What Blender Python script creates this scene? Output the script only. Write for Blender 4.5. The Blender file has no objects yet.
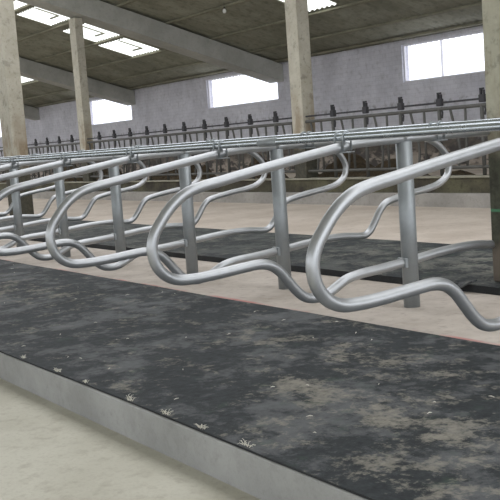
import bpy, bmesh, math, random
from mathutils import Vector, Matrix

random.seed(7)
C = bpy.context.scene.collection
sc = bpy.context.scene

# ------------------------------------------------------------------ camera, sky, exposure
CAM_F, CAM_A, CAM_P, CAM_R, CAM_H = 949.08, 0.5969, 0.1124, 0.0712, 0.9854
fwd = Vector((-math.cos(CAM_A) * math.cos(CAM_P), math.sin(CAM_A) * math.cos(CAM_P), -math.sin(CAM_P)))
rgt = Vector((math.sin(CAM_A), math.cos(CAM_A), 0))
upv = rgt.cross(fwd)
r2 = math.cos(CAM_R) * rgt - math.sin(CAM_R) * upv
u2 = math.sin(CAM_R) * rgt + math.cos(CAM_R) * upv
cd = bpy.data.cameras.new('camera')
cd.sensor_width = 36
cd.lens = 36 * CAM_F / 500
cd.clip_start = 0.05
cam = bpy.data.objects.new('camera', cd)
m = Matrix((r2, u2, -fwd)).transposed().to_4x4()
m.translation = (0, 0, CAM_H)
cam.matrix_world = m
C.objects.link(cam)
sc.camera = cam

world = bpy.data.worlds.new('overcast_sky')
sc.world = world
world.use_nodes = True
wn = world.node_tree.nodes
wbg = wn['Background']
wtc = wn.new('ShaderNodeTexCoord')
wsep = wn.new('ShaderNodeSeparateXYZ')
wrmp = wn.new('ShaderNodeValToRGB')
world.node_tree.links.new(wtc.outputs['Generated'], wsep.inputs[0])
world.node_tree.links.new(wsep.outputs['Z'], wrmp.inputs[0])
wrmp.color_ramp.elements[0].position = 0.0
wrmp.color_ramp.elements[0].color = (0.72, 0.74, 0.78, 1)
wrmp.color_ramp.elements[1].position = 0.9
wrmp.color_ramp.elements[1].color = (1.0, 1.0, 1.02, 1)
world.node_tree.links.new(wrmp.outputs[0], wbg.inputs['Color'])
wbg.inputs['Strength'].default_value = 2.35

sc.view_settings.view_transform = 'Standard'
sc.view_settings.look = 'None'
sc.view_settings.gamma = 1
sc.view_settings.use_curve_mapping = False
sc.view_settings.exposure = 0.34

# ------------------------------------------------------------------ measures (metres)
PY = 3.7185                       # row of divider posts
STALL = 1.2
def post_x(k): return -(3.8815 + STALL * (k - 1))
FLOOR_Z = -0.138
KERB_Y, MAT_N, MAT_F, MAT_FF = 1.612, 3.227, 4.243, 5.715
FEN_Y = 10.2
K = 1.36                          # the rear half of the barn (roof, rear wall, columns by the fence)
def up(z): return CAM_H + (z - CAM_H) * K
WALL_Y = 12.0 * K
ROOF0, SLOPE = CAM_H + (2.60 - CAM_H) * 1.36, 0.295
def roof_z(y): return ROOF0 + SLOPE * (WALL_Y - y)

# ------------------------------------------------------------------ materials
def node_mat(name, base=(0.5, 0.5, 0.5), rough=0.8, metal=0.0):
    mt = bpy.data.materials.new(name)
    mt.use_nodes = True
    b = mt.node_tree.nodes['Principled BSDF']
    b.inputs['Base Color'].default_value = (*base, 1)
    b.inputs['Roughness'].default_value = rough
    b.inputs['Metallic'].default_value = metal
    return mt, mt.node_tree, b

def coords(nt):
    n = nt.nodes.new('ShaderNodeTexCoord')
    return n.outputs['Object']

def geo_pos(nt):
    return nt.nodes.new('ShaderNodeNewGeometry').outputs['Position']

def noise(nt, vec, scale, detail=5, rough=0.6, stretch=None):
    if stretch:
        mp = nt.nodes.new('ShaderNodeMapping')
        mp.inputs['Scale'].default_value = stretch
        nt.links.new(vec, mp.inputs[0]); vec = mp.outputs[0]
    n = nt.nodes.new('ShaderNodeTexNoise')
    n.inputs['Scale'].default_value = scale
    n.inputs['Detail'].default_value = detail
    n.inputs['Roughness'].default_value = rough
    nt.links.new(vec, n.inputs['Vector'])
    return n.outputs['Fac']

def ramp(nt, fac, stops):
    r = nt.nodes.new('ShaderNodeValToRGB')
    while len(r.color_ramp.elements) < len(stops): r.color_ramp.elements.new(0.5)
    for e, (p, c) in zip(r.color_ramp.elements, stops):
        e.position = p
        e.color = (c, c, c, 1) if isinstance(c, (int, float)) else (*c, 1)
    nt.links.new(fac, r.inputs[0])
    return r.outputs[0]

def mix(nt, fac, a, b, mode='MIX'):
    n = nt.nodes.new('ShaderNodeMix'); n.data_type = 'RGBA'; n.blend_type = mode
    for s, v in ((0, fac), (6, a), (7, b)):
        if isinstance(v, (int, float)): n.inputs[s].default_value = v
        elif isinstance(v, tuple): n.inputs[s].default_value = (*v, 1)
        else: nt.links.new(v, n.inputs[s])
    return n.outputs[2]

def math_n(nt, op, a, b=None, c=None, clamp=False):
    n = nt.nodes.new('ShaderNodeMath'); n.operation = op; n.use_clamp = clamp
    for i, v in enumerate((a, b, c)):
        if v is None: continue
        if isinstance(v, (int, float)): n.inputs[i].default_value = v
        else: nt.links.new(v, n.inputs[i])
    return n.outputs[0]

def sep(nt, vec):
    n = nt.nodes.new('ShaderNodeSeparateXYZ'); nt.links.new(vec, n.inputs[0]); return n.outputs

def maprange(nt, v, a, b, lo=0.0, hi=1.0):
    n = nt.nodes.new('ShaderNodeMapRange'); n.clamp = True
    n.inputs[1].default_value = a; n.inputs[2].default_value = b
    n.inputs[3].default_value = lo; n.inputs[4].default_value = hi
    nt.links.new(v, n.inputs[0]); return n.outputs[0]

def bump(nt, b, h, strength=0.3, dist=0.01):
    n = nt.nodes.new('ShaderNodeBump')
    n.inputs['Strength'].default_value = strength
    n.inputs['Distance'].default_value = dist
    nt.links.new(h, n.inputs['Height']); nt.links.new(n.outputs[0], b.inputs['Normal'])

def blob(nt, pos, x, y, rx, ry):
    mp = nt.nodes.new('ShaderNodeMapping'); mp.vector_type = 'POINT'
    mp.inputs['Location'].default_value = (-x / rx, -y / ry, 0)
    mp.inputs['Scale'].default_value = (1 / rx, 1 / ry, 0)
    nt.links.new(pos, mp.inputs[0])
    ln = nt.nodes.new('ShaderNodeVectorMath'); ln.operation = 'LENGTH'
    nt.links.new(mp.outputs[0], ln.inputs[0])
    return maprange(nt, ln.outputs['Value'], 0.2, 1.0, 1.0, 0.0)

def make_galv(name, base=(0.56, 0.59, 0.61), rough=0.34, metal=0.75):
    mt, nt, b = node_mat(name, base, rough, metal)
    p = geo_pos(nt)
    n1 = noise(nt, p, 9, 6, 0.65)
    n2 = noise(nt, p, 60, 3, 0.6)
    c = mix(nt, ramp(nt, n1, ((0.35, 0.0), (0.7, 1.0))), tuple(x * 0.9 for x in base), tuple(min(1, x * 1.08) for x in base))
    c = mix(nt, ramp(nt, n2, ((0.5, 0.0), (0.75, 0.06))), c, tuple(x * 0.8 for x in base))
    nt.links.new(c, b.inputs['Base Color'])
    nt.links.new(maprange(nt, n1, 0.3, 0.7, rough - 0.02, rough + 0.04), b.inputs['Roughness'])
    return mt

def make_concrete(name, a, bcol, dark, s=1.6, rough=0.9, spots=0.35):
    mt, nt, b = node_mat(name, a, rough)
    p = geo_pos(nt)
    n1 = noise(nt, p, s, 6, 0.62)
    n2 = noise(nt, p, s * 9, 5, 0.65)
    n3 = noise(nt, p, s * 45, 3, 0.6)
    c = mix(nt, ramp(nt, n1, ((0.38, 0.0), (0.62, 1.0))), a, bcol)
    c = mix(nt, math_n(nt, 'MULTIPLY', ramp(nt, n2, ((0.52, 0.0), (0.72, 1.0))), spots), c, dark)
    c = mix(nt, math_n(nt, 'MULTIPLY', ramp(nt, n3, ((0.5, 0.0), (0.75, 1.0))), spots * 0.6), c, dark)
    nt.links.new(c, b.inputs['Base Color'])
    bump(nt, b, n2, 0.25, 0.01)
    return mt

M = {}
M['galv'] = make_galv('galvanised_steel', (0.415, 0.43, 0.44), 0.36, 0.68)
M['galv_post'] = make_galv('dull_galvanised_steel', (0.31, 0.335, 0.345), 0.48, 0.55)
M['galv_rail'] = make_galv('blue_grey_galvanised_steel', (0.45, 0.49, 0.515), 0.25, 0.85)
M['iron'] = make_galv('weathered_fence_steel', (0.10, 0.10, 0.092), 0.7, 0.25)
M['dark_iron'] = make_galv('dark_latch_steel', (0.045, 0.045, 0.05), 0.7, 0.2)
M['alley'] = make_concrete('alley_concrete', (0.46, 0.445, 0.37), (0.56, 0.545, 0.465), (0.32, 0.29, 0.235), 1.5, spots=0.55)
M['far_alley'] = make_concrete('far_alley_concrete', (0.445, 0.385, 0.325), (0.54, 0.48, 0.415), (0.31, 0.26, 0.21), 1.3, spots=0.5)
M['kerb'] = make_concrete('kerb_concrete', (0.29, 0.295, 0.285), (0.37, 0.375, 0.365), (0.2, 0.2, 0.185), 2.5)
M['step'] = make_concrete('feed_step_concrete', (0.27, 0.26, 0.24), (0.36, 0.345, 0.32), (0.15, 0.135, 0.11), 1.8)
M['beam'] = make_concrete('beam_concrete', (0.40, 0.405, 0.365), (0.50, 0.505, 0.465), (0.25, 0.25, 0.22), 1.5)

# bed slab: beige concrete with a worn red chalk line beside the near mat
mt, nt, b = node_mat('stall_bed_concrete', rough=0.92)
p = geo_pos(nt); s = sep(nt, p)
n1 = noise(nt, p, 2.2, 6, 0.62); n2 = noise(nt, p, 16, 5, 0.65)
c = mix(nt, ramp(nt, n1, ((0.36, 0.0), (0.64, 1.0))), (0.385, 0.34, 0.295), (0.53, 0.48, 0.425))
c = mix(nt, ramp(nt, n2, ((0.52, 0.0), (0.75, 0.5))), c, (0.22, 0.19, 0.165))
line = math_n(nt, 'SUBTRACT', 1.0, maprange(nt, math_n(nt, 'ABSOLUTE', math_n(nt, 'SUBTRACT', s[1], 3.262)), 0.008, 0.03))
line = math_n(nt, 'MULTIPLY', line, ramp(nt, noise(nt, p, 1.7, 4, 0.6), ((0.44, 0.0), (0.6, 0.75))))
c = mix(nt, line, c, (0.50, 0.16, 0.15))
nt.links.new(c, b.inputs['Base Color']); bump(nt, b, n2, 0.3, 0.01)
M['bed'] = mt

# rubber mats, dark with dusty dung and lime patches
def make_mat(name, dusty, grey, spots, bias):
    mt, nt, b = node_mat(name, rough=0.75)
    p = geo_pos(nt)
    big = noise(nt, p, 1.6, 3, 0.5)
    med = noise(nt, p, 5.5, 6, 0.68)
    fine = noise(nt, p, 24, 5, 0.7)
    b.inputs['Specular IOR Level'].default_value = 0.25
    base = mix(nt, ramp(nt, fine, ((0.35, 0.0), (0.7, 1.0))), (0.011, 0.0145, 0.017), (0.034, 0.041, 0.044))
    smear = noise(nt, p, 3.4, 9, 0.74)
    sm = math_n(nt, 'ADD', smear, math_n(nt, 'MULTIPLY', math_n(nt, 'SUBTRACT', big, 0.5), 0.35))
    base = mix(nt, ramp(nt, sm, ((0.49, 0.0), (0.56, 0.5), (0.68, 0.85))), base, grey)
    vfine = noise(nt, p, 60, 4, 0.7)
    f = math_n(nt, 'ADD', math_n(nt, 'MULTIPLY', med, 0.5), math_n(nt, 'ADD', math_n(nt, 'MULTIPLY', fine, 0.3), math_n(nt, 'MULTIPLY', vfine, 0.2)))
    f = math_n(nt, 'ADD', f, bias)
    for (x, y, rx, ry, w) in spots:
        f = math_n(nt, 'ADD', f, math_n(nt, 'MULTIPLY', blob(nt, p, x, y, rx, ry), w))
    d = ramp(nt, f, ((0.53, 0.0), (0.575, 0.5), (0.65, 0.9)))
    c = mix(nt, d, base, dusty)
    gr = ramp(nt, noise(nt, p, 7.3, 3, 0.5), ((0.62, 0.0), (0.7, 0.3)))
    c = mix(nt, gr, c, (0.05, 0.085, 0.06))
    nt.links.new(c, b.inputs['Base Color'])
    nt.links.new(mix(nt, d, (0.7, 0.7, 0.7), (0.97, 0.97, 0.97)), b.inputs['Roughness'])
    bump(nt, b, f, 0.4, 0.012)
    return mt
M['mat_near'] = make_mat('black_rubber_mat', (0.27, 0.255, 0.215), (0.135, 0.14, 0.145),
    ((-2.35, 2.2, 0.75, 0.24, 0.085), (-2.95, 2.22, 0.35, 0.16, 0.08), (-1.95, 1.85, 0.5, 0.22, 0.07),
     (-2.5, 1.75, 0.3, 0.1, 0.07), (-6.8, 2.5, 1.6, 0.5, 0.045), (-3.9, 2.65, 0.5, 0.25, 0.05),
     (-2.9, 2.7, 0.8, 0.3, 0.05)), -0.012)
M['rubber_edge'] = make_concrete('clean_rubber_edge', (0.012, 0.014, 0.016), (0.025, 0.028, 0.03), (0.05, 0.05, 0.045), 4, 0.8, 0.3)
M['mat_far'] = make_mat('grey_dusty_rubber_mat', (0.19, 0.19, 0.165), (0.10, 0.107, 0.10), ((-4.2, 5.0, 2.5, 0.6, 0.05), (-3.9, 4.9, 0.8, 0.4, 0.05)), 0.015)

# whitewashed rear wall, dirty below one metre
def wall_mat():
    mt, nt, b = node_mat('whitewashed_blockwork', rough=0.93)
    p = geo_pos(nt); s = sep(nt, p)
    n1 = noise(nt, p, 1.3, 6, 0.65); n2 = noise(nt, p, 7, 6, 0.7); n3 = noise(nt, p, 2.6, 5, 0.6, (1, 1, 2.2))
    c = mix(nt, ramp(nt, n1, ((0.35, 0.0), (0.65, 1.0))), (0.55, 0.55, 0.60), (0.70, 0.70, 0.755))
    c = mix(nt, ramp(nt, n2, ((0.52, 0.0), (0.72, 0.45))), c, (0.27, 0.265, 0.27))
    # block courses
    br = nt.nodes.new('ShaderNodeTexBrick')
    mp = nt.nodes.new('ShaderNodeMapping'); mp.inputs['Rotation'].default_value = (math.pi / 2, 0, 0)
    nt.links.new(p, mp.inputs[0]); nt.links.new(mp.outputs[0], br.inputs[0])
    br.inputs['Scale'].default_value = 2.4
    br.inputs['Mortar Size'].default_value = 0.018
    br.inputs['Color1'].default_value = (1, 1, 1, 1); br.inputs['Color2'].default_value = (0.93, 0.93, 0.94, 1)
    br.inputs['Mortar'].default_value = (0.83, 0.83, 0.84, 1)
    c = mix(nt, 0.7, c, br.outputs['Color'], 'MULTIPLY')
    # splash dirt with its own ragged upper edge
    zz = math_n(nt, 'ADD', s[2], math_n(nt, 'MULTIPLY', math_n(nt, 'SUBTRACT', n2, 0.5), 0.55))
    dirt = math_n(nt, 'SUBTRACT', 1.0, maprange(nt, zz, 0.72, 1.0))
    dc = mix(nt, ramp(nt, n3, ((0.42, 0.0), (0.60, 1.0))), (0.045, 0.036, 0.026), (0.13, 0.105, 0.075))
    low = math_n(nt, 'SUBTRACT', 1.0, maprange(nt, zz, 0.35, 0.6))
    dc = mix(nt, math_n(nt, 'MULTIPLY', low, ramp(nt, n3, ((0.47, 0.0), (0.55, 0.9)))), dc, (0.42, 0.36, 0.30))
    c = mix(nt, math_n(nt, 'MULTIPLY', dirt, 0.92), c, dc)
    st = math_n(nt, 'MULTIPLY', math_n(nt, 'SUBTRACT', 1.0, maprange(nt, math_n(nt, 'ABSOLUTE', math_n(nt, 'SUBTRACT', s[2], 1.62)), 0.02, 0.10)), ramp(nt, n2, ((0.48, 0.0), (0.6, 0.5))))
    c = mix(nt, st, c, (0.16, 0.155, 0.15))
    nt.links.new(c, b.inputs['Base Color']); bump(nt, b, n2, 0.3, 0.02)
    return mt
M['wall'] = wall_mat()

# column concrete: pale above, dark dirty foot
def column_mat(name, pale, pale2, foot_z, green):
    mt, nt, b = node_mat(name, rough=0.92)
    p = geo_pos(nt); s = sep(nt, p)
    n1 = noise(nt, p, 3.0, 6, 0.65); n2 = noise(nt, p, 18, 5, 0.7)
    c = mix(nt, ramp(nt, n1, ((0.36, 0.0), (0.64, 1.0))), pale, pale2)
    c = mix(nt, ramp(nt, n2, ((0.55, 0.0), (0.70, 0.55))), c, (0.19, 0.18, 0.14))
    c = mix(nt, ramp(nt, noise(nt, p, 5.5, 5, 0.7), ((0.56, 0.0), (0.64, 0.55))), c, (0.22, 0.21, 0.17))
    zz = math_n(nt, 'ADD', s[2], math_n(nt, 'MULTIPLY', math_n(nt, 'SUBTRACT', n1, 0.5), 0.4))
    rust = math_n(nt, 'MULTIPLY', math_n(nt, 'SUBTRACT', 1.0, maprange(nt, zz, 1.1, 1.9)), ramp(nt, noise(nt, p, 5, 4, 0.6, (1, 1, 0.25)), ((0.42, 0.0), (0.58, 0.75))))
    c = mix(nt, rust, c, (0.21, 0.14, 0.075))
    dirt = math_n(nt, 'SUBTRACT', 1.0, maprange(nt, zz, foot_z - 0.15, foot_z + 0.12))
    dc = mix(nt, ramp(nt, n2, ((0.4, 0.0), (0.65, 1.0))), (0.032, 0.034, 0.026), green)
    c = mix(nt, math_n(nt, 'MULTIPLY', dirt, 0.95), c, dc)
    if foot_z > 0.9 and green[1] > 0.08:
        low = math_n(nt, 'SUBTRACT', 1.0, maprange(nt, zz, 0.26, 0.36))
        c = mix(nt, math_n(nt, 'MULTIPLY', low, 0.7), c, (0.20, 0.165, 0.135))
        gl = math_n(nt, 'SUBTRACT', 1.0, maprange(nt, math_n(nt, 'ABSOLUTE', math_n(nt, 'SUBTRACT', s[2], 0.48)), 0.004, 0.012))
        c = mix(nt, gl, c, (0.08, 0.24, 0.13))
    nt.links.new(c, b.inputs['Base Color']); bump(nt, b, n2, 0.4, 0.012)
    return mt
M['column'] = column_mat('pale_concrete_dirty_foot', (0.40, 0.375, 0.30), (0.50, 0.48, 0.40), 0.92, (0.075, 0.07, 0.05))
M['column_green'] = column_mat('pale_concrete_mossy_foot', (0.44, 0.43, 0.33), (0.56, 0.55, 0.44), 0.95, (0.075, 0.085, 0.06))

# fibre cement roof sheets
mt, nt, b = node_mat('fibre_cement_sheet', rough=0.95)
p = geo_pos(nt)
n1 = noise(nt, p, 0.9, 6, 0.65, (1, 0.6, 1)); n2 = noise(nt, p, 6, 5, 0.65)
c = mix(nt, ramp(nt, n1, ((0.36, 0.0), (0.66, 1.0))), (0.22, 0.22, 0.165), (0.36, 0.36, 0.285))
c = mix(nt, ramp(nt, n2, ((0.5, 0.0), (0.72, 0.5))), c, (0.08, 0.085, 0.055))
nt.links.new(c, b.inputs['Base Color'])
M['roof'] = mt
M['purlin'] = make_concrete('purlin_timber', (0.2, 0.195, 0.14), (0.28, 0.275, 0.2), (0.07, 0.07, 0.05), 2)
M['mossy'] = make_concrete('mossy_manger_wall', (0.042, 0.035, 0.026), (0.11, 0.105, 0.062), (0.025, 0.021, 0.016), 1.7, 0.95, 0.7)
M['ledge'] = make_concrete('manger_ledge', (0.24, 0.23, 0.18), (0.32, 0.31, 0.25), (0.12, 0.12, 0.08), 3)
M['feed_floor'] = make_concrete('feed_passage_concrete', (0.42, 0.36, 0.30), (0.52, 0.46, 0.39), (0.25, 0.20, 0.15), 2)
M['frame'] = node_mat('white_window_frame', (0.75, 0.75, 0.77), 0.6)[0]
M['lamp_white'] = node_mat('white_lamp_housing', (0.75, 0.75, 0.72), 0.5)[0]
M['cord'] = node_mat('black_cable', (0.02, 0.02, 0.02), 0.6)[0]
M['straw'] = make_concrete('pale_straw', (0.52, 0.50, 0.43), (0.66, 0.64, 0.56), (0.38, 0.35, 0.27), 20)
mt, nt, b = node_mat('dark_hay', rough=1.0)
p = geo_pos(nt); n1 = noise(nt, p, 14, 6, 0.75)
c = mix(nt, ramp(nt, n1, ((0.35, 0.0), (0.68, 1.0))), (0.03, 0.022, 0.012), (0.11, 0.08, 0.045))
nt.links.new(c, b.inputs['Base Color']); bump(nt, b, n1, 1.0, 0.05)
M['hay'] = mt

def pane_mat(name, tint, gl):
    mt = bpy.data.materials.new(name); mt.use_nodes = True
    nt = mt.node_tree; nt.nodes.clear()
    o = nt.nodes.new('ShaderNodeOutputMaterial'); mx = nt.nodes.new('ShaderNodeMixShader')
    t = nt.nodes.new('ShaderNodeBsdfTransparent'); g = nt.nodes.new('ShaderNodeBsdfGlossy')
    n = nt.nodes.new('ShaderNodeTexNoise'); n.inputs['Scale'].default_value = 3
    r = nt.nodes.new('ShaderNodeValToRGB')
    r.color_ramp.elements[0].color = (*[x * 0.96 for x in tint], 1); r.color_ramp.elements[1].color = (*tint, 1)
    nt.links.new(n.outputs['Fac'], r.inputs[0]); nt.links.new(r.outputs[0], t.inputs['Color'])
    g.inputs['Roughness'].default_value = 0.1
    mx.inputs[0].default_value = gl
    nt.links.new(t.outputs[0], mx.inputs[1]); nt.links.new(g.outputs[0], mx.inputs[2]); nt.links.new(mx.outputs[0], o.inputs[0])
    return mt
M['glass'] = pane_mat('window_glass', (0.97, 0.97, 1.0), 0.05)
M['sheet'] = pane_mat('clear_roof_sheet', (0.97, 0.98, 0.95), 0.04)

# ------------------------------------------------------------------ helpers
def tag(o, label=None, cat=None, group=None, kind=None):
    if label: o['label'] = label
    if cat: o['category'] = cat
    if group: o['group'] = group
    if kind: o['kind'] = kind
    return o

def empty(name, loc=(0, 0, 0), rz=0.0):
    o = bpy.data.objects.new(name, None)
    o.empty_display_size = 0.1
    o.location = loc; o.rotation_euler = (0, 0, rz)
    C.objects.link(o)
    return o

def obj(name, bm, mat, parent=None, smooth=False):
    me = bpy.data.meshes.new(name)
    bmesh.ops.recalc_face_normals(bm, faces=bm.faces)
    bm.to_mesh(me); bm.free()
    if smooth:
        for f in me.polygons: f.use_smooth = True
    me.materials.append(mat)
    o = bpy.data.objects.new(name, me)
    C.objects.link(o)
    if parent: o.parent = parent
    return o

def add_box(bm, x0, x1, y0, y1, z0, z1, bev=0.0):
    vs = [bm.verts.new((x, y, z)) for z in (z0, z1) for y in (y0, y1) for x in (x0, x1)]
    fs = [bm.faces.new([vs[i] for i in q]) for q in ((0, 2, 3, 1), (4, 5, 7, 6), (0, 1, 5, 4), (2, 6, 7, 3), (0, 4, 6, 2), (1, 3, 7, 5))]
    if bev:
        es = list({e for f in fs for e in f.edges})
        bmesh.ops.bevel(bm, geom=es, offset=bev, segments=2, affect='EDGES', profile=0.5)
    return vs

def box(*a, bev=0.0):
    bm = bmesh.new(); add_box(bm, *a, bev=bev); return bm

def add_prism(bm, quad_yz, x0, x1):
    a = [bm.verts.new((x0, y, z)) for y, z in quad_yz]
    c = [bm.verts.new((x1, y, z)) for y, z in quad_yz]
    n = len(a)
    bm.faces.new(a); bm.faces.new(c[::-1])
    for i in range(n): bm.faces.new((a[i], c[i], c[(i + 1) % n], a[(i + 1) % n]))

def add_tube(bm, pts, r, n=12, caps=True):
    pts = [Vector(p) for p in pts]
    rings = []
    nrm = None
    for i, p in enumerate(pts):
        t = (pts[min(i + 1, len(pts) - 1)] - pts[max(i - 1, 0)]).normalized()
        if nrm is None:
            nrm = t.orthogonal().normalized()
        nrm = (nrm - t * nrm.dot(t)).normalized()
        bi = t.cross(nrm)
        rr = r[i] if isinstance(r, (list, tuple)) else r
        rings.append([bm.verts.new(p + rr * (math.cos(a) * nrm + math.sin(a) * bi)) for a in (2 * math.pi * k / n for k in range(n))])
    for a, c in zip(rings, rings[1:]):
        for k in range(n): bm.faces.new((a[k], a[(k + 1) % n], c[(k + 1) % n], c[k]))
    if caps:
        bm.faces.new(rings[0][::-1]); bm.faces.new(rings[-1])

def tube(pts, r, n=12):
    bm = bmesh.new(); add_tube(bm, pts, r, n); return bm

def smooth_path(pts, sub=6):
    P = [Vector(p) for p in pts]
    out = []
    for i in range(len(P) - 1):
        a = P[max(i - 1, 0)]; b = P[i]; c = P[i + 1]; d = P[min(i + 2, len(P) - 1)]
        # centripetal Catmull-Rom
        t0 = 0; t1 = t0 + max((b - a).length, 1e-4) ** 0.5; t2 = t1 + max((c - b).length, 1e-4) ** 0.5; t3 = t2 + max((d - c).length, 1e-4) ** 0.5
        for k in range(sub):
            t = t1 + (t2 - t1) * k / sub
            A1 = a * ((t1 - t) / (t1 - t0)) + b * ((t - t0) / (t1 - t0))
            A2 = b * ((t2 - t) / (t2 - t1)) + c * ((t - t1) / (t2 - t1))
            A3 = c * ((t3 - t) / (t3 - t2)) + d * ((t - t2) / (t3 - t2))
            B1 = A1 * ((t2 - t) / (t2 - t0)) + A2 * ((t - t0) / (t2 - t0))
            B2 = A2 * ((t3 - t) / (t3 - t1)) + A3 * ((t - t1) / (t3 - t1))
            out.append(B1 * ((t2 - t) / (t2 - t1)) + B2 * ((t - t1) / (t2 - t1)))
    out.append(P[-1])
    return out

XL, XR = -56.0, 5.0

# ------------------------------------------------------------------ the setting
tag(obj('floor', box(XL, XR, -9.0, KERB_Y + 0.02, FLOOR_Z - 0.2, FLOOR_Z), M['alley']), kind='structure')
tag(obj('floor_far_alley', box(XL, XR, MAT_FF - 0.03, FEN_Y + 0.02, FLOOR_Z - 0.2, FLOOR_Z), M['far_alley']), kind='structure')
tag(obj('trim_kerb', box(XL, XR, KERB_Y, KERB_Y + 0.16, FLOOR_Z - 0.1, 0.0, bev=0.006), M['kerb']), kind='structure')
tag(obj('floor_stall_bed', box(XL, XR, KERB_Y + 0.16, MAT_FF + 0.02, FLOOR_Z - 0.1, 0.0), M['bed']), kind='structure')
tag(obj('trim_feed_step', box(XL, XR, FEN_Y - 0.16, FEN_Y, FLOOR_Z - 0.1, 0.055, bev=0.01), M['step']), kind='structure')
bm = bmesh.new(); add_box(bm, XL, XR, FEN_Y, FEN_Y + 0.14, FLOOR_Z - 0.1, 0.27)
tag(obj('trim_manger_wall', bm, M['mossy']), kind='structure')
tag(obj('trim_manger_ledge', box(XL, XR, FEN_Y - 0.02, FEN_Y + 0.16, 0.27, 0.30, bev=0.006), M['ledge']), kind='structure')
tag(obj('floor_feed_passage', box(XL, XR, FEN_Y + 0.14, WALL_Y + 0.02, FLOOR_Z - 0.1, 0.16), M['feed_floor']), kind='structure')

# rear wall with four window openings under the eaves
WINS = [(a * K, b_ * K, up(c), up(d)) for a, b_, c, d in ((-12.46, -9.75, 1.85, 2.50), (-18.98, -16.20, 1.835, 2.51), (-25.50, -22.80, 1.80, 2.51), (-35.2, -32.55, 1.79, 2.46))]
bm = bmesh.new()
y0, y1, ztop = WALL_Y, WALL_Y + 0.22, ROOF0 - 0.02
edges = [XR]
for (a, b_, zb, zt) in WINS: edges += [b_, a]
edges.append(XL)
for i in range(len(edges) - 1):
    hi, lo = edges[i], edges[i + 1]
    if i % 2 == 0:
        add_box(bm, lo, hi, y0, y1, FLOOR_Z - 0.1, ztop)
    else:
        w = WINS[i // 2]
        add_box(bm, lo, hi, y0, y1, FLOOR_Z - 0.1, w[2])
        add_box(bm, lo, hi, y0, y1, w[3], ztop)
tag(obj('wall_back', bm, M['wall']), kind='structure')
for n, (a, b_, zb, zt) in enumerate(WINS, 1):
    fr = bmesh.new()
    yy0, yy1 = y0 + 0.06, y0 + 0.12
    add_box(fr, a, a + 0.03, yy0, yy1, zb, zt)
    add_box(fr, b_ - 0.03, b_, yy0, yy1, zb, zt)
    add_box(fr, a + 0.03, b_ - 0.03, yy0, yy1, zb, zb + 0.03)
    add_box(fr, a + 0.03, b_ - 0.03, yy0, yy1, zt - 0.03, zt)
    if n == 1:
        add_box(fr, a + 1.22, a + 1.235, yy0, yy1, zb + 0.03, zt - 0.03)
    w = tag(obj('window_%d' % n, fr, M['frame']), kind='structure')
    obj('window_pane', box(a + 0.03, b_ - 0.03, y0 + 0.085, y0 + 0.09, zb + 0.03, zt - 0.03), M['glass'], w)

# corrugated roof with openings for the rooflights
HOLES = [tuple(round(v * K, 3) for v in h) for h in [
    (-18.70, -17.55, 6.45, 7.37), (-18.92, -17.80, 7.51, 8.24), (-19.12, -17.95, 8.55, 9.32), (-19.30, -17.98, 9.47, 10.30),
    (-26.05, -24.6, 9.6, 10.27), (-12.88, -12.05, 9.3, 10.25)]]
LIGHT_GAP_FAR, LIGHT_GAP_NEAR = 7.6, 3.6  # roof left open here to let daylight in, narrowed for slimmer pipe highlights
ys = sorted({LIGHT_GAP_FAR, WALL_Y + 0.4} | {round(v, 3) for h in HOLES for v in h[2:]} | {11.5 * K})
WAVE, PER = 0.177, 6
nx = int((XR - XL) / WAVE * PER)
bm = bmesh.new()
grid = []
for y in ys:
    row = []
    for i in range(nx + 1):
        x = XL + i * WAVE / PER
        row.append(bm.verts.new((x, y, roof_z(y) + 0.018 * math.sin(2 * math.pi * x / WAVE))))
    grid.append(row)
for j in range(len(ys) - 1):
    ym = (ys[j] + ys[j + 1]) / 2
    for i in range(nx):
        xm = XL + (i + 0.5) * WAVE / PER
        if any(h[0] < xm < h[1] and h[2] < ym < h[3] for h in HOLES): continue
        bm.faces.new((grid[j][i], grid[j][i + 1], grid[j + 1][i + 1], grid[j + 1][i]))
ceil = tag(obj('ceiling', bm, M['roof'], smooth=True), kind='structure')
so = ceil.modifiers.new('thickness', 'SOLIDIFY'); so.thickness = 0.008; so.offset = 1

# unseen near slope and low wall, added to confine daylight to the roof gap
rz = roof_z(LIGHT_GAP_FAR)
bm = bmesh.new()
add_prism(bm, [(LIGHT_GAP_NEAR, rz), (LIGHT_GAP_NEAR, rz + 0.03), (-5.0, rz + 0.03 - SLOPE * (LIGHT_GAP_NEAR + 5)), (-5.0, rz - SLOPE * (LIGHT_GAP_NEAR + 5))], XL, XR)
tag(obj('ceiling_added_baffle', bm, M['roof']), kind='structure')
tag(obj('wall_added_baffle', box(XL, XR, -9.0, -8.8, FLOOR_Z - 0.1, 1.1), M['wall']), kind='structure')

for n, y in enumerate([v * K for v in (6.22, 7.355, 8.31, 9.325, 10.31, 11.2, 11.85)], 1):
    z = roof_z(y) - 0.03
    bm = bmesh.new()
    h = 0.045
    add_prism(bm, [(y - 0.035, z + SLOPE * 0.035), (y + 0.035, z - SLOPE * 0.035), (y + 0.035 - 0.01, z - h - SLOPE * 0.035), (y - 0.035, z - h + SLOPE * 0.035)], XL, XR)
    tag(obj('trim_purlin_%d' % n, bm, M['purlin']), kind='structure')

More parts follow.
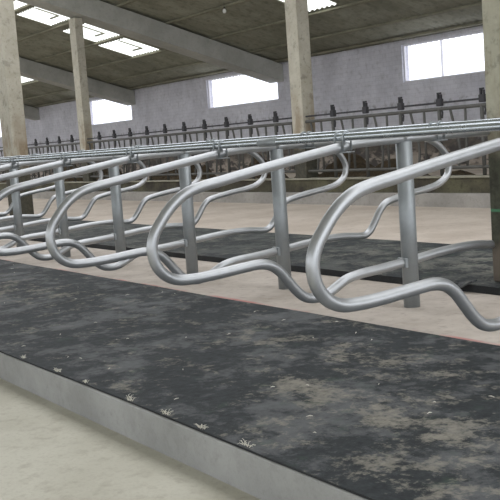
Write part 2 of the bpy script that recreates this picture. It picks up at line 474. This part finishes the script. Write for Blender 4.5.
# sloping concrete roof beams
def beam_bottom(y): return up(2.195) + 0.291 * (WALL_Y - y)
def beam(x, label):
    x *= K
    bm = bmesh.new()
    yb = LIGHT_GAP_FAR + 0.1
    bot = beam_bottom
    top = lambda y: roof_z(y) - 0.075
    add_prism(bm, [(yb, bot(yb)), (yb, top(yb)), (WALL_Y - 0.001, top(WALL_Y)), (WALL_Y - 0.001, bot(WALL_Y))], x - 0.30, x + 0.34)
    tag(obj('roof_beam', bm, M['beam']), label, 'roof beam', 'concrete roof beams')
beam(-16.22, 'sloping grey concrete roof beam across the top left, ending above the middle window')
beam(-22.78, 'farther concrete roof beam between the two left columns, ending at the small left window')
beam(-29.35, 'farthest concrete roof beam, its end showing just right of the leftmost column')

# ------------------------------------------------------------------ columns
def column(x0, x1, ya, yb, z0, z1, mat, label):
    t = obj('concrete_column', box(x0, x1, ya, yb, z0, z1, bev=0.012), mat)
    return tag(t, label, 'column', 'concrete columns of the barn')
column(-3.885, -3.50, 4.40, 4.78, 0.046, 5.4, M['column_green'], 'pale concrete column at the right edge with a dark mossy foot, standing on the far mat')
column(-17.99, -17.45, 6.60, 6.90, FLOOR_Z, 5.6, M['column'], 'wide pale concrete column at the left edge with a dark foot behind the stalls')
column(-22.33, -21.98, 10.205, 10.42, 0.30, beam_bottom(10.42), M['column'], 'slim concrete column left of centre, standing by the feed fence under the sloping roof beam')
column(-13.42, -13.10, 10.205, 10.47, 0.30, roof_z(10.47) - 0.1, M['column'], 'concrete column in the middle with rusty streaks, between middle and right windows')

# ------------------------------------------------------------------ rooflights
def rooflight(h, label, batten=True):
    x0, x1, ya, yb = h
    t = empty('rooflight', ((x0 + x1) / 2, ya, roof_z(ya)))
    tag(t, label, 'rooflight', 'bright rooflights in the corrugated roof')
    lx0, lx1 = x0 - t.location.x - 0.05, x1 - t.location.x + 0.05
    d = yb - ya
    def slab(xa, xb, y_a, y_b, z_off, th):
        bm = bmesh.new()
        add_prism(bm, [(y_a, -SLOPE * y_a + z_off), (y_b, -SLOPE * y_b + z_off), (y_b, -SLOPE * y_b + z_off + th), (y_a, -SLOPE * y_a + z_off + th)], xa, xb)
        return bm
    obj('clear_sheet', slab(lx0, lx1, -0.06, d + 0.06, 0.035, 0.004), M['sheet'], t)
    if batten:
        xm = lx0 + 1.28
        obj('batten', slab(xm, xm + 0.035, 0.05, d * 0.72, -0.02, 0.03), M['purlin'], t)
        obj('batten', slab(xm - 0.55, xm, d * 0.68, d * 0.72, -0.02, 0.03), M['purlin'], t)
rooflight(HOLES[0], 'topmost white rooflight at the upper left, right beside the leftmost column')
rooflight(HOLES[1], 'white rooflight at upper left between the leftmost and the slim column')
rooflight(HOLES[2], 'white rooflight just right of the slim column, under the beam')
rooflight(HOLES[3], 'lowest white rooflight of the row, farthest right along the beam')
rooflight(HOLES[4], 'small far rooflight peeping out right of the leftmost column', False)
rooflight(HOLES[5], 'white rooflight at the top edge behind the middle column', False)

# small lamp hanging from the roof
t = empty('hanging_lamp', (-18.85, 12.57, 4.02))
tag(t, 'tiny white lamp hanging from the roof at the top, left of the middle column', 'lamp')
bm = bmesh.new(); add_tube(bm, [(0, 0, 0.0), (0, 0, 0.012), (0, 0, 0.05), (0, 0, 0.09), (0, 0, 0.105)], [0.016, 0.038, 0.046, 0.034, 0.02], 14)
obj('lamp_globe', bm, M['lamp_white'], t, True)
obj('lamp_socket', tube([(0, 0, 0.105), (0, 0, 0.15)], 0.017), M['cord'], t, True)
obj('cable', tube([(0, 0, 0.15), (0, 0, roof_z(12.57) - 4.02 - 0.02)], 0.004, 6), M['cord'], t)

# ------------------------------------------------------------------ rubber mats
def rubber_mat(y0, y1, mat, label, th=0.008):
    bm = bmesh.new()
    n = 110
    lo, hi = XL + 10, XR - 1
    rows = []
    for i in range(n + 1):
        x = lo + (hi - lo) * i / n
        a = y0 + 0.006 * math.sin(x * 2.3) * math.sin(x * 0.7 + 1)
        c = y1 + 0.008 * math.sin(x * 3.1 + 2) * math.sin(x * 0.9)
        rows.append((bm.verts.new((x, a, 0.0005)), bm.verts.new((x, a, th)), bm.verts.new((x, c, th)), bm.verts.new((x, c, 0.0005))))
    for p, q in zip(rows, rows[1:]):
        for k in range(4): bm.faces.new((p[k], q[k], q[(k + 1) % 4], p[(k + 1) % 4]))
    bm.faces.new(rows[0]); bm.faces.new(rows[-1][::-1])
    o = obj('rubber_mat', bm, mat)
    o.data.materials.append(M['rubber_edge'])
    for f in o.data.polygons:
        if abs(f.normal.z) < 0.5: f.material_index = 1
    return tag(o, label, 'rubber mat', 'rubber stall mats')
rubber_mat(KERB_Y + 0.012, MAT_N, M['mat_near'], 'long black rubber mat in the foreground with pale dusty patches, beside the kerb')
fm = rubber_mat(MAT_F, MAT_FF - 0.01, M['mat_far'], 'dusty grey rubber mat on the far side of the divider posts', 0.045)
bm = bmesh.new()
prev = None
for i in range(15):
    u = i / 14
    x = -4.06 + 0.165 * u
    lift = 0.002 + 0.058 * u ** 1.8
    row = [bm.verts.new((x, MAT_F - 0.055 + 0.015 * u, lift)), bm.verts.new((x, MAT_F + 0.03, 0.0455 + lift * 0.35)),
           bm.verts.new((x, MAT_F + 0.03, 0.0555 + lift * 0.35)), bm.verts.new((x, MAT_F - 0.055 + 0.015 * u, lift + 0.010))]
    if prev:
        for k in range(4): bm.faces.new((prev[k], row[k], row[(k + 1) % 4], prev[(k + 1) % 4]))
    else: bm.faces.new(row)
    prev = row
bm.faces.new(prev[::-1])
ce = obj('curled_edge', bm, M['mat_near'], fm, True)
ce['label'] = 'black curled up mat edge by the column foot'

# ------------------------------------------------------------------ stall dividers
NEAR = [(3.72, .948), (3.36, .941), (3.28, .930), (3.18, .916), (3.05, .897), (2.75, .852), (2.50, .811), (2.38, .792), (2.30, .770), (2.24, .737), (2.19, .695),
        (2.15, .650), (2.11, .595), (2.090, .530), (2.102, .455), (2.145, .398), (2.21, .366), (2.30, .358), (2.42, .361), (2.60, .373),
        (2.69, .376), (2.755, .362), (2.81, .325), (2.86, .268), (2.915, .205), (2.965, .168), (3.03, .153), (3.10, .160), (3.165, .186), (3.245, .221),
        (3.34, .237), (3.50, .246), (3.72, .262)]
FAR = [(3.72, .948), (4.30, .952), (4.90, .946), (5.03, .938), (5.13, .915), (5.22, .868), (5.29, .800), (5.325, .715), (5.30, .640), (5.22, .585), (5.10, .555),
       (4.93, .535), (4.75, .508), (4.665, .487), (4.605, .440), (4.555, .372), (4.50, .305), (4.45, .277), (4.38, .276), (4.28, .287), (4.14, .291), (3.95, .283), (3.72, .262)]
RP = 0.0265
RAIL_N, RAIL_F = (3.28, 0.979), (3.98, 1.002)

def make_divider():
    r = empty('stall_divider', (0, PY, 0))
    L = lambda P: [(0, y - PY, z) for y, z in P]
    obj('loop', tube(smooth_path(L(NEAR), 5), RP, 16), M['galv'], r, True)
    obj('loop', tube(smooth_path(L(FAR), 4), RP * 0.96, 14), M['galv'], r, True)
    bm = bmesh.new()
    add_tube(bm, [(0, 0, 0.0), (0, 0, 0.93)], 0.046, 20)
    obj('post', bm, M['galv_post'], r, True)
    bm = bmesh.new(); add_box(bm, -0.036, 0.036, -0.064, -0.043, 0.228, 0.286, bev=0.006)
    obj('pipe_clamp', bm, M['galv_post'], r)
    for (y, z, k) in ((*RAIL_N, 1), (*RAIL_F, 1)):
        c = bmesh.new()
        yy = y - PY
        for dx in (-0.032, 0.032):
            arc = [(dx, yy + 0.0285 * math.cos(a), z + 0.0285 * math.sin(a)) for a in [math.pi * i / 10 for i in range(11)]]
            add_tube(c, [(dx, yy + 0.0285, z - 0.072)] + arc + [(dx, yy - 0.0285, z - 0.072)], 0.005, 8)
        add_box(c, -0.045, 0.045, yy - 0.04, yy + 0.04, z - 0.083, z - 0.076)
        obj('rail_clamp', c, M['galv_post'], r, True)
    return r

LAB = ['foremost galvanised stall divider, large near loop at the right, post out of frame',
       'galvanised stall divider with the rightmost visible post, its near loop in the centre',
       'galvanised stall divider with the second visible post from the right, near loop left of centre',
       'galvanised stall divider with the third visible post from the right',
       'galvanised stall divider with the fourth visible post from the right',
       'galvanised stall divider with the second visible post from the left',
       'galvanised stall divider with the leftmost visible post, before the wide column',
       'stall divider beyond the left edge, far loop showing just right of the wide column',
       'farthest stall divider, beyond the left edge, far loop low by the wide column']
def children(o): return [c for c in o.children]
def copy_tree(o, parent=None):
    c = o.copy(); C.objects.link(c)
    if parent: c.parent = parent
    for ch in children(o): copy_tree(ch, c)
    return c
proto = make_divider()
for k in range(9):
    d = proto if k == 0 else copy_tree(proto)
    d.location = (post_x(k), PY, 0)
    tag(d, LAB[k], 'stall divider', 'galvanised cow stall dividers')

# long rails along the tops of the dividers
for (y, z, lab) in ((*RAIL_N, 'long galvanised pipe rail on the near side, clamped on top of the loops'),
                    (*RAIL_F, 'long galvanised pipe rail on the far side, clamped behind the posts')):
    t = empty('pipe_rail', (-3.0, y, z)); tag(t, lab, 'rail', 'pipe rails over the stalls')
    obj('pipe', tube([(4.0, 0, 0), (-11.5, 0, 0), (-20, 0, 0)], 0.0205, 14), M['galv_rail'], t, True)
    for x in (-1.55, -7.4):
        obj('sleeve', tube([(x - 0.09, 0, 0), (x + 0.09, 0, 0)], 0.0255, 14), M['galv_post'], t, True)

# ------------------------------------------------------------------ headlock feed fence
FZ = 0.30
ft = empty('feed_fence', (-18, FEN_Y + 0.07, FZ))
tag(ft, 'long weathered steel headlock fence with dark latches in front of the whitewashed wall', 'feed fence')
loc = lambda x, z, dy=0.0: (x + 18, dy, z - FZ)
obj('lock_rail', tube([loc(-33.5, 1.365), loc(0, 1.365)], 0.014, 10), M['dark_iron'], ft, True)
obj('top_rail', tube([loc(-33.5, 1.275), loc(0, 1.275)], 0.027, 10), M['iron'], ft, True)
obj('bottom_rail', tube([loc(-33.5, 0.42), loc(0, 0.42)], 0.024, 10), M['iron'], ft, True)
def latch_bm():
    bm = bmesh.new()
    add_box(bm, -0.052, 0.048, -0.035, 0.035, 1.315 - FZ, 1.425 - FZ, bev=0.014)
    add_box(bm, -0.040, -0.016, -0.02, 0.02, 1.42 - FZ, 1.505 - FZ, bev=0.004)
    add_box(bm, 0.018, 0.036, -0.02, 0.02, 1.42 - FZ, 1.485 - FZ, bev=0.004)
    add_box(bm, -0.050, 0.030, -0.012, 0.012, 1.488 - FZ, 1.515 - FZ, bev=0.004)
    add_tube(bm, [(0.02, 0, 1.30 - FZ), (0.045, 0, 1.22 - FZ), (0.03, 0, 1.14 - FZ)], 0.014, 8)
    return bm
lp = pp = np_ = sp = None
for i in range(26):
    x = -8.30 - 0.812 * i
    if lp is None:
        lp = obj('latch', latch_bm(), M['dark_iron'], ft)
        pp = obj('fence_post', tube([(0, 0, 0), (0, 0, 1.275 - FZ)], 0.028, 10), M['iron'], ft, True)
        np_ = obj('neck_bar', tube([(0, 0, 0.42 - FZ), (0, 0, 1.275 - FZ)], 0.019, 10), M['iron'], ft, True)
        sp = obj('swing_bar', tube(smooth_path([(0.06, 0, 0.42 - FZ), (0.10, 0, 0.70 - FZ), (0.0, 0, 1.05 - FZ), (-0.06, 0, 1.275 - FZ)], 4), 0.019, 10), M['iron'], ft, True)
        parts = (lp, pp, np_, sp)
    else:
        parts = []
        for o in (lp, pp, np_, sp):
            c = o.copy(); C.objects.link(c); c.parent = ft; parts.append(c)
    for o, dx in zip(parts, (0, 0.02, 0.33, 0.56)):
        o.location = (x + 18 - dx, 0, 0)

# hay lying in the feed passage behind the fence
bm = bmesh.new()
rng = random.Random(5)
nxh, nyh = 240, 10
g = []
for j in range(nyh + 1):
    v = j / nyh
    row = []
    for i in range(nxh + 1):
        x = -32 + 30 * i / nxh
        env = max(0.0, 0.5 + 0.5 * math.sin(x * 1.9 + 1.3 * math.sin(x * 0.8)) + 0.3 * math.sin(x * 4.7))
        h = 0.42 * math.sin(math.pi * v) * env * (0.75 + 0.5 * rng.random())
        row.append(bm.verts.new((x, FEN_Y + 0.45 + 0.85 * v + 0.05 * rng.random(), 0.155 + h)))
    g.append(row)
for j in range(nyh):
    for i in range(nxh):
        bm.faces.new((g[j][i], g[j][i + 1], g[j + 1][i + 1], g[j + 1][i]))
tag(obj('hay', bm, M['hay']), 'low brown heap of hay along the feed passage behind the fence', 'hay', kind='stuff')

# ------------------------------------------------------------------ straw tufts on the kerb edge
def tuft(x, y, s, seed, label):
    rg = random.Random(seed)
    bm = bmesh.new()
    for _ in range(16):
        a = rg.uniform(0, 2 * math.pi); l = s * rg.uniform(0.3, 0.7); e = rg.uniform(0.15, 0.9)
        d = Vector((math.cos(a) * math.cos(e), math.sin(a) * math.cos(e) * 0.7, math.sin(e)))
        q = Vector((rg.uniform(-1, 1) * s * 0.4, rg.uniform(-1, 1) * 0.006, 0.0))
        mid = q + d * l * 0.55 + Vector((0, 0, 0.004)); end = q + d * l; end.z *= 0.8
        add_tube(bm, [q, mid, end], [0.0011, 0.0009, 0.0004], 5)
    t = tag(obj('straw_tuft', bm, M['straw']), label, 'straw tuft', 'pale straw tufts along the kerb edge')
    t.location = (x, y, 0.012)
ORD = ['fourth pale straw tuft along the kerb edge counting from the right', 'pale straw tuft on the kerb edge third from the right',
       'pale straw tuft on the kerb edge second from the right', 'pale straw tuft on the kerb edge nearest the lower right']
for i, (x, s, lab) in enumerate(((-4.453, 0.04, 'leftmost pale straw tuft on the kerb edge'), (-4.027, 0.05, 'second pale straw tuft from the left on the kerb edge'),
                                 (-3.73, 0.035, 'small pale straw tuft on the kerb edge, third from the left'), (-3.314, 0.055, ORD[0]), (-3.03, 0.06, ORD[1]),
                                 (-2.776, 0.05, ORD[2]), (-2.50, 0.05, ORD[3]))):
    tuft(x, KERB_Y + 0.02, s * 1.0, 11 + i, lab)

# loose bits lying on the near mat
bm = bmesh.new()
rg = random.Random(3)
for _ in range(55):
    x = rg.uniform(-8.5, -1.6); y = rg.uniform(1.72, 3.18); a = rg.uniform(0, 3.14); l = rg.uniform(0.004, 0.016)
    d = Vector((math.cos(a), math.sin(a), 0)) * l
    add_tube(bm, [Vector((x, y, 0.016)) - d, Vector((x, y, 0.018)), Vector((x, y, 0.016)) + d], [0.0008, 0.002, 0.0008], 5)
tag(obj('straw_bits', bm, M['straw']), 'loose pale straw bits scattered over the black foreground mat', 'straw', kind='stuff')
